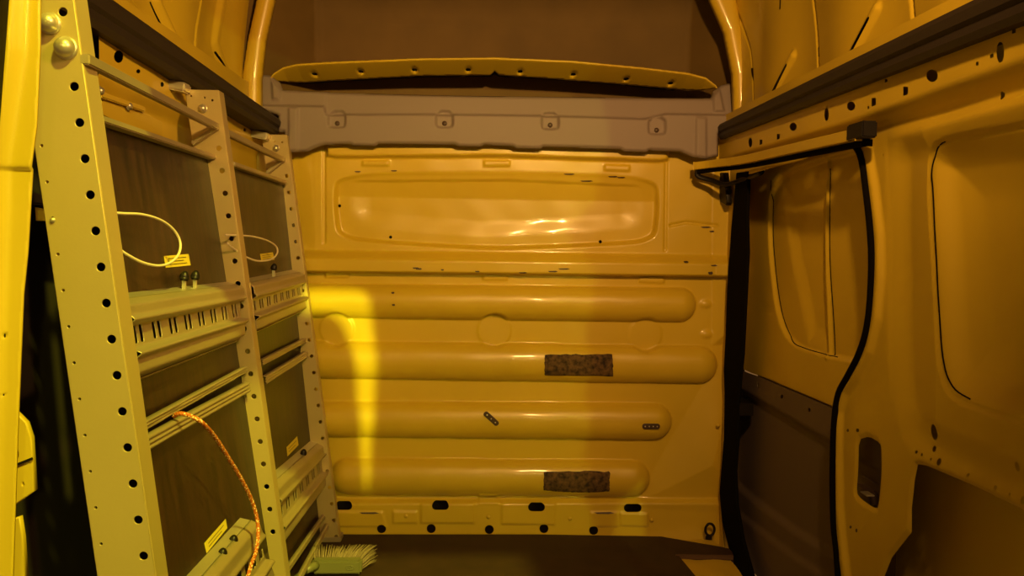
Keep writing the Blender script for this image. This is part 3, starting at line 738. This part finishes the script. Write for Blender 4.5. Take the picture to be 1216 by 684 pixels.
# ================================================================== SHELVING RACK
YN, YM, YF = 1.30, 2.086, 2.760
RK = empty('shelving_rack', (-.50, 2.05, 0), 'tall aluminium shelving rack with dark boards and slotted rails along the left wall', 'shelving rack')
PW = .084
def pole(Y, pt, pb, ztop, zbot, bigs, smalls, ret=.045, left_extra=0):
    pl = planeY(Y); T = Vector((*pl.uv(*pt), 0)); Bt = Vector((*pl.uv(*pb), 0))
    dx = (T.x-Bt.x)/(T.y-Bt.y)
    def xe(z): return Bt.x+(z-Bt.y)*dx
    ol = [(xe(zbot)-PW, zbot), (xe(zbot), zbot), (xe(ztop), ztop), (xe(ztop)-PW, ztop)]
    holes = [circ(*pl.uv(*b), r, 18) for b, r in bigs]+[circ(*pl.uv(*b), r, 10) for b, r in smalls]
    p = plate('pole', pl, ol, holes, .003, ALU, RK, .0006)
    # return flange along the right edge
    a = Vector((xe(zbot), Y+.0015+ret/2, zbot)); b = Vector((xe(ztop), Y+.0015+ret/2, ztop))
    bar('return_flange', a, b, .003, ret, (1, 0, dx), ALU, p, .0008)
    a = Vector((xe(zbot)-PW, Y+.0015+ret/4, zbot)); b = Vector((xe(ztop)-PW, Y+.0015+ret/4, ztop))
    bar('rear_flange', a, b, .003, ret/2, (1, 0, dx), ALU, p, .0008)
    return p, xe
def seq(p0, p1, n0, n1, n):
    """points from index n0..n1 along the line where p0 is index 0 and p1 index n"""
    return [(p0[0]+(p1[0]-p0[0])*k/n, p0[1]+(p1[1]-p0[1])*k/n) for k in range(n0, n1+1)]
bN = seq((88, 102.7), (170.3, 660.3), -1, 13, 13); bN = [p for k, p in enumerate(bN) if k != 1 or True]
bN = [(74.5, 14)]+seq((88, 102.7), (170.3, 660.3), 0, 16, 13)
sN = seq((43, 130), (120, 646), -1, 14, 12); sN = [q for k, q in enumerate(sN)]
PW = .091
p1, xN = pole(YN, (87, 0), (184, 684), 1.62, .015, [(q, .0070) for q in bN], [(q, .0024) for q in sN])
for q, rr in (((60, 28), .0165), ((79, 57), .0175)): dome('bolt', Vector(onY(q[0], q[1], YN-.0005)), (0, -1, 0), rr*.92, .021, ZINC, p1, 1.12, 24)
dome('screw', onY(62.5, 261.5, YN-.0005), (0, -1, 0), .004, .004, ZINC, p1, 1.1, 12)
bM = seq((259.8, 176), (316.5, 578), 0, 17, 15)
PW = .082
p2, xM = pole(YM, (259, 107), (339, 684), onY(259, 107, YM).z, .015, [(q, .0066) for q in bM], [((229, 167), .003), ((243, 116), .0022), ((252, 119), .003), ((227, 114), .0022)], .040)
dome('bolt', onY(241, 129, YM-.0005), (0, -1, 0), .010, .012, ZINC, p2, 1.15)
bF = seq((340.5, 209), (380.5, 501), 0, 22, 15)
p3, xF = pole(YF, (340, 160), (402.5, 640), onY(340, 160, YF).z, .015, [(q, .0062) for q in bF], [((317, 201), .003), ((326, 168), .0022), ((335, 169), .003)], .035)
dome('bolt', onY(328, 176, YF-.0005), (0, -1, 0), .010, .012, ZINC, p3, 1.15)
# feet
for Y, x in ((YN, xN), (YM, xM), (YF, xF)):
    box('foot', (x(0)-PW-.005, Y-.004, 0.0), (x(0)+.006, Y+.05, .018), ALUR, RK, .002)
# top bars and brackets
def P3(px, py, Y): return onY(px, py, Y)
tb = [(P3(100, 70, YN+.0), P3(257, 151, YM-.002)), (P3(259, 153, YM+.02), P3(336, 190, YF-.002))]
for a, b in tb: bar('top_bar', a, b, .016, .017, (1, 0, 0), ALUR, RK)
for q0, q1, Y in (((257, 152), (229, 171), YM-.012), ((336, 191), (317, 206), YF-.012)):
    bar('gusset', P3(*q0, Y), P3(*q1, Y), .022, .010, (0, 1, 0), ALUR, RK)
for q, Y in (((205, 105), YM-.03), ((305, 162), YF-.03)):
    c = P3(*q, Y+.03)
    bar('top_clamp', c+Vector((-.012, -.02, .006)), c+Vector((.045, -.02, -.004)), .045, .024, (0, 1, 0), ZINC, RK, .004)

# bays: planes through the rack front
class Bay:
    def __init__(s, a, b, c):
        A = P3(*a); Bv = P3(*b); C = P3(*c)
        s.pl = Plane(A, Bv-A, A-C)
        if s.pl.N.x < 0: s.pl.N = -s.pl.N
bay1 = Bay((151, 360, YN+.05), (290, 342, YM), (166, 452, YN+.05))
bay2 = Bay((301, 328, YM+.045), (362, 322, YF), (308, 392, YM+.045))
def slots_for(pl, c0, c1, w, hh, pairs, lean):
    o = []
    a = np.array(pl.uv(*c0)); b = np.array(pl.uv(*c1)); t = (b-a)/np.linalg.norm(b-a)
    n = np.array((lean, 1.0)); n /= np.linalg.norm(n)
    L_ = np.linalg.norm(b-a)
    for k in range(pairs):
        for s in (-1, 1):
            c = a+t*(L_*(k+.5)/pairs+s*L_/pairs*.155)
            q = [c-t*w-n*hh, c+t*w-n*hh, c+t*w+n*hh, c-t*w+n*hh]
            o.append([tuple(p) for p in rnd(q, 1, .12)])
    return o
def slotted_rail(bay, quad, c0, c1, hh, pairs, label=None, back=.055, knobs=(), ledge=None):
    pl = bay.pl
    TL, TRi, BRi, BLi = [np.array(pl.uv(*q)) for q in quad]
    def tv(P):
        s = np.clip((P[:, 0]-(TL[0]+BLi[0])/2)/((TRi[0]+BRi[0])/2-(TL[0]+BLi[0])/2), 0, 1)
        vt = TL[1]+(TRi[1]-TL[1])*s; vb = BLi[1]+(BRi[1]-BLi[1])*s
        return (vt-P[:, 1])/(vt-vb)
    def hh_(P):
        t = tv(P)
        H = -.020*(1-sst(-.02, .10, t))
        H += .006*np.exp(-((t-.27)/.035)**2)
        H -= .012*sst(.30, .335, t)*(1-sst(.615, .65, t))
        H += .008*np.exp(-((t-.68)/.035)**2)
        H -= .004*sst(.71, .75, t)
        H -= .022*sst(.90, 1.02, t)
        return H
    r_ = sheet('slotted_rail', pl, [tuple(TL), tuple(TRi), tuple(BRi), tuple(BLi)], slots_for(pl, c0, c1, .0074, hh, pairs, -.05), hh_, .003, ALUR, RK, .002)
    # ledge running back to the board along the top, and the return along the bottom
    for (a, b, nm, dz) in ((TL, TRi, 'top_ledge', .020), (BLi, BRi, 'bottom_return', .022)):
        A = pl.p3(a[0], a[1], -dz); Bv = pl.p3(b[0], b[1], -dz)
        Vs = []; upv = pl.V*(.012 if nm == 'top_ledge' else -.010)
        q0, q1 = A, Bv; q2, q3 = Bv-pl.N*.03+upv, A-pl.N*.03+upv
        k = -pl.V*.002
        mesh(nm, [q0, q1, q2, q3, q0+k, q1+k, q2+k, q3+k], [(0, 1, 2, 3), (7, 6, 5, 4), (0, 4, 5, 1), (1, 5, 6, 2), (2, 6, 7, 3), (3, 7, 4, 0)], ZINC if nm == 'top_ledge' else ALUR, r_)
    # end plate at the near end, toothed edge
    A = pl.p3(TL[0]-.004, TL[1], 0); Bv = pl.p3(BLi[0]-.004, BLi[1], 0)
    bar('end_plate', A-pl.N*.014, Bv-pl.N*.014, .016, .004, pl.N, ALU, r_, .001)
    for q in knobs:
        k3 = pl.shift(-.022); b0 = k3.p3(*k3.uv(*q))
        s1 = mesh_knob(b0, r_)
    return r_
def mesh_knob(b0, par):
    k = dome('knob', b0+Vector((0, 0, -.002)), (.15, 0, 1), .0105, .021, KNOB, par, .8, 16)
    st = bar('knob_stem', b0+Vector((0, 0, -.022)), b0, .008, .008, (1, 0, 0), ZINC, par, .002)
    return k
slotted_rail(bay1, [(152, 353), (289, 336), (294, 402), (168, 452)], (161, 398), (290, 367), .0155, 8, knobs=((218.5, 332), (231.5, 331)))
slotted_rail(bay2, [(301, 335), (361.5, 322), (365.5, 369), (307.5, 396)], (302, 364.5), (362, 344.5), .0125, 8, knobs=((325, 320),))
slotted_rail(bay1, [(232, 705), (307, 616), (330, 690), (268, 790)], (246, 745), (319, 651), .0165, 8, knobs=((263.5, 661), (276.5, 645)))
slotted_rail(bay2, [(330, 574), (389, 520), (394, 574), (339, 652)], (334, 612), (391, 546), .015, 8, knobs=((360, 540),))
# boards behind, one per opening
def board(bay, q, name='board', off=-.042):
    pl = bay.pl.shift(off)
    return plate(name, pl, pl.uvs(q), [], .010, BOARD, RK, .001)
bd1 = board(bay1, [(112, 137), (252, 186), (292, 345), (148, 372)])
bd3 = board(bay1, [(150, 425), (292, 385), (300, 448), (165, 515)])
bd5 = board(bay1, [(166, 505), (298, 438), (330, 640), (230, 770), (195, 770)])
bd2 = board(bay2, [(272, 191), (338, 215), (366, 335), (296, 350)])
bd4 = board(bay2, [(300, 370), (366, 352), (374, 408), (306, 446)])
bd6 = board(bay2, [(306, 430), (372, 400), (394, 530), (324, 602)])
bd7 = board(bay2, [(330, 600), (394, 525), (402, 600), (340, 720)])
bd8 = board(bay1, [(300, 640), (330, 610), (345, 770), (230, 800), (230, 720)])
# board edge trims and double channels
def trim(bay, a, b, w, name, off=-.03, dep=.02):
    pl = bay.pl.shift(off); A = pl.p3(*pl.uv(*a)); Bv = pl.p3(*pl.uv(*b))
    return bar(name, A, Bv, dep, w, pl.N, ALUR, RK, .002)
trim(bay1, (117, 142), (252, 187), .012, 'board_edge_trim')
trim(bay2, (275, 195), (338, 217), .012, 'board_edge_trim')
def channel(bay, a, b, w, off, name='channel'):
    pl = bay.pl.shift(off); pl0 = pl
    (u0, v0), (u1, v1) = pl.uv(*a), pl.uv(*b)
    n = 14
    L_ = math.hypot(u1-u0, v1-v0); t = np.array(((u1-u0)/L_, (v1-v0)/L_)); m_ = np.array((-t[1], t[0]))
    c = [np.array((u0, v0))-m_*w/2, np.array((u1, v1))-m_*w/2, np.array((u1, v1))+m_*w/2, np.array((u0, v0))+m_*w/2]
    def hh(P):
        s = ((P-np.array((u0, v0)))@m_)/w+.5
        return .012*np.sqrt(np.clip(1-(2*s-1)**4, 0, 1))-.006*np.exp(-((s-.35)/.06)**2)-.006*np.exp(-((s-.62)/.06)**2)
    return sheet(name, pl, [tuple(p) for p in c], [], hh, .0022, ALUR, RK, .0015)
channel(bay1, (167, 506), (289, 439), .019, -.030)
channel(bay1, (170, 527), (292, 460), .030, -.028)
channel(bay2, (308, 431), (361, 404), .019, -.030)
channel(bay2, (312, 452), (362, 421), .026, -.028)
channel(bay2, (338, 678), (392, 600), .019, -.030)
channel(bay2, (346, 700), (393, 614), .022, -.020)
# paper labels on the boards
def paper(bay, q, par, nl=3):
    pl = bay.pl.shift(-.0408)
    lb = plate('paper_label', pl, pl.uvs(q), [], .0006, LABEL, par)
    lb['label'] = 'small yellow paper label'
    A, Bq_, C, Dq = [np.array(pl.uv(*p)) for p in q]
    for k in range(nl):
        t = (k+1)/(nl+1); a = A+(Dq-A)*t; b = Bq_+(C-Bq_)*t; a2 = a+(b-a)*.12; b2 = a+(b-a)*(.85-.12*(k % 2))
        bar('print_line', pl.p3(*a2, .0006), pl.p3(*b2, .0006), .0010, .0004, pl.V, INK, lb, 0)
paper(bay1, [(195, 304), (224, 301.5), (226.5, 315), (197, 318)], bd1)
paper(bay2, [(309, 301.5), (324, 299.5), (326, 308.5), (310.5, 310.5)], bd2)
paper(bay1, [(243, 645), (268, 616), (270, 627), (245.5, 657)], bd5, 2)
paper(bay2, [(340.5, 531), (353, 518), (354.5, 528.5), (341.5, 542)], bd6, 2)

# ---------------------------------------------------------------- wire loops and rope hanging on the rack
def loop(bay, pts, bulge, label):
    pl = bay.pl; n = len(pts); P_ = []
    for k, p in enumerate(pts):
        q = pl.shift(-.03+bulge*math.sin(math.pi*k/(n-1))); P_.append(q.p3(*q.uv(*p)))
    return tag(tube('wire_loop', catmull(P_, 8), .0026, CABLE, None, 8), label, 'cable')
loop(bay1, [(128, 252), (145, 253.5), (170, 255), (192, 262), (207, 274), (214, 288), (212, 302), (202, 312), (188, 315.5), (170, 312), (152, 303), (136, 292)], .03, 'cream wire loop on the dark board nearest the rear door')
loop(bay2, [(268, 279), (280, 279.5), (300, 281), (318, 286), (328, 293), (329, 301), (322, 308), (308, 310), (296, 307), (284, 300), (270, 289)], .03, 'cream wire loop beside the middle upright of the rack')
rp = [(206, 494), (214, 491), (226, 494), (240, 502), (256, 520), (272, 545), (286, 568), (298, 592), (305, 615), (306.5, 635), (304, 655), (298, 672), (293, 690)]
pl = bay1.pl; P_ = []
for k, p in enumerate(rp):
    q = pl.shift(-.022+.05*min(1, k/3)); P_.append(q.p3(*q.uv(*p)))
pp = catmull(P_, 14)
V, Fc = [], []
for s in range(3):   # three laid strands
    path = []
    for i, p in enumerate(pp):
        t = (pp[min(i+1, len(pp)-1)]-pp[max(i-1, 0)]).normalized(); a = t.orthogonal().normalized(); a = (Vector((0, 1, 0))-t*t.y).normalized(); b = t.cross(a)
        an = i*.62+s*2*math.pi/3; path.append(p+a*(math.cos(an)*.0019)+b*(math.sin(an)*.0019))
    tube_geo(path, .0027, 7, False, V, Fc)
tag(mesh('rope', V, Fc, ROPE, None, True), 'orange flecked rope hanging from the lower channel of the rack', 'rope')

# ---------------------------------------------------------------- hand brush on the floor
bc = onZ(402, 683, 0)
BR = empty('broom', bc, 'pale green broom head with cream bristles lying on the floor by the rack', 'broom')
# head block: a rounded bar along X, lying on its side, bristles pointing to the bulkhead
hl = onY(371, 672, bc.y); hr_ = onY(430, 673, bc.y)
hz = .030
bar('head', Vector((hl.x, bc.y, hz)), Vector((hr_.x, bc.y, hz)), .034, .046, (0, 1, 0), BRUSHM, BR, .007)
V, Fc = [], []
nx = 24
for i in range(nx):
    for j in range(5):
        x = hl.x+.006+(hr_.x-hl.x-.010)*i/(nx-1); z = hz-.016+.032*j/4
        for k in range(3):
            b0 = Vector((x+random.uniform(-.002, .002), bc.y+.012, z+random.uniform(-.002, .002)))
            fl_ = (i/(nx-1)-.3)
            tip = b0+Vector((.055*fl_+random.uniform(-.004, .004), .060+random.uniform(-.006, .004), .006+.016*(j/4)+random.uniform(-.003, .003)))
            mid = b0.lerp(tip, .55)+Vector((0, 0, .004))
            tube_geo([b0, mid, tip], lambda t: .0015-.0004*t, 4, False, V, Fc)
b_ = mesh('bristles', V, Fc, BRIST, BR, True)
h0 = Vector((hl.x+.012, bc.y-.012, hz+.006)); h1 = h0+Vector((-.022, -.05, .004)); h2 = h0+Vector((-.14, -.42, .0))
tube('socket', [h0, h0+Vector((-.006, -.014, .002)), h1], lambda t: .015-.004*t, BRUSHM, BR, 14)
tube('handle', [h1-Vector((-.004, -.01, 0)), h1.lerp(h2, .5), h2], .0095, BRUSHM, BR, 12)
# raised oval mark on the head
tube('stamp_ring', [Vector((hr_.x-.035+.012*math.cos(a), bc.y-.0175, hz+.007*math.sin(a))) for a in [2*math.pi*k/20 for k in range(20)]], .0012, BRUSHM, BR, 6, True)
for s in (-1, 1):
    tube('stamp_ring', [Vector((hr_.x-.035+s*.0045+.0035*math.cos(a), bc.y-.0175, hz+.0042*math.sin(a))) for a in [2*math.pi*k/14 for k in range(14)]], .0009, BRUSHM, BR, 6, True)

# ================================================================== LIGHT
w = bpy.data.worlds.new('night'); sc.world = w; w.use_nodes = True
bg = w.node_tree.nodes['Background']; bg.inputs[0].default_value = (1.0, .47, .15, 1); bg.inputs[1].default_value = .17
def lamp(name, kind, loc, energy, col, size=.1, aim=None, **kw):
    l = bpy.data.lights.new(name, kind); l.energy = energy; l.color = col
    if kind == 'AREA': l.size = size
    else: l.shadow_soft_size = size
    for k, v in kw.items(): setattr(l, k, v)
    o = bpy.data.objects.new(name, l); COL.objects.link(o); o.location = loc
    if aim is not None: o.rotation_euler = (Vector(aim)-Vector(loc)).to_track_quat('-Z', 'Y').to_euler()
    return o
# unseen warm lamp outside the rear opening, one across the yard, one further right
lamp('work_lamp', 'AREA', (.42, .60, 1.84), 17.0, (1.0, .52, .15), .07, (-.08, 2.87, 1.62), spread=math.radians(120))
lamp('yard_lamp', 'POINT', (.84, -5.0, 2.75), 80, (1.0, .60, .23), .11)
lamp('far_lamp', 'POINT', (2.29, -5.0, 2.5), 290, (1.0, .95, .10), .05)
# tall yellow street lamp outside, stopped by the roof header
lamp('street_lamp', 'POINT', (2.6, -3.0, 7.0), 3800, (1.0, .90, .05), .12)
# low yellow lamp behind an added unseen plate cut to shape the bulkhead's bright patch
LA = Vector((1.2, -5.0, 2.2))
patch = [(355, 344), (395, 343), (418, 343.5), (430, 346), (436, 353), (440, 370), (444, 400), (446, 440), (444, 480), (441, 520), (438, 560), (434, 592), (431, 592), (429, 560), (426, 520), (423, 480), (420, 440), (414, 410), (405, 388), (394, 376), (380, 374), (355, 378)]
YS = LA.y+.45
uvp = []
for q in patch:
    T = onY(q[0], q[1], YB-.015); t = (YS-LA.y)/(T.y-LA.y); p = LA.lerp(T, t); uvp.append((p.x, p.z))
cc = np.mean(uvp, 0)
SP = planeY(YS)
PATCH_MASK = tag(plate('light_patch_mask', SP, rrect(cc[0]-.3, cc[1]-.3, cc[0]+.3, cc[1]+.3, .05), [uvp], .002, BLACK), None, None, None, 'structure')
lamp('yellow_lamp', 'SPOT', LA, 2800, (1.0, .95, .03), .0015, (cc[0], YS, cc[1]), spot_size=math.radians(16), spot_blend=.1)

sc.cycles.diffuse_bounces = 8; sc.cycles.max_bounces = 14
sc.view_settings.view_transform = 'Standard'
sc.view_settings.look = 'None'
sc.view_settings.exposure = 0.0; sc.view_settings.gamma = 1.0
sc.view_settings.use_curve_mapping = False
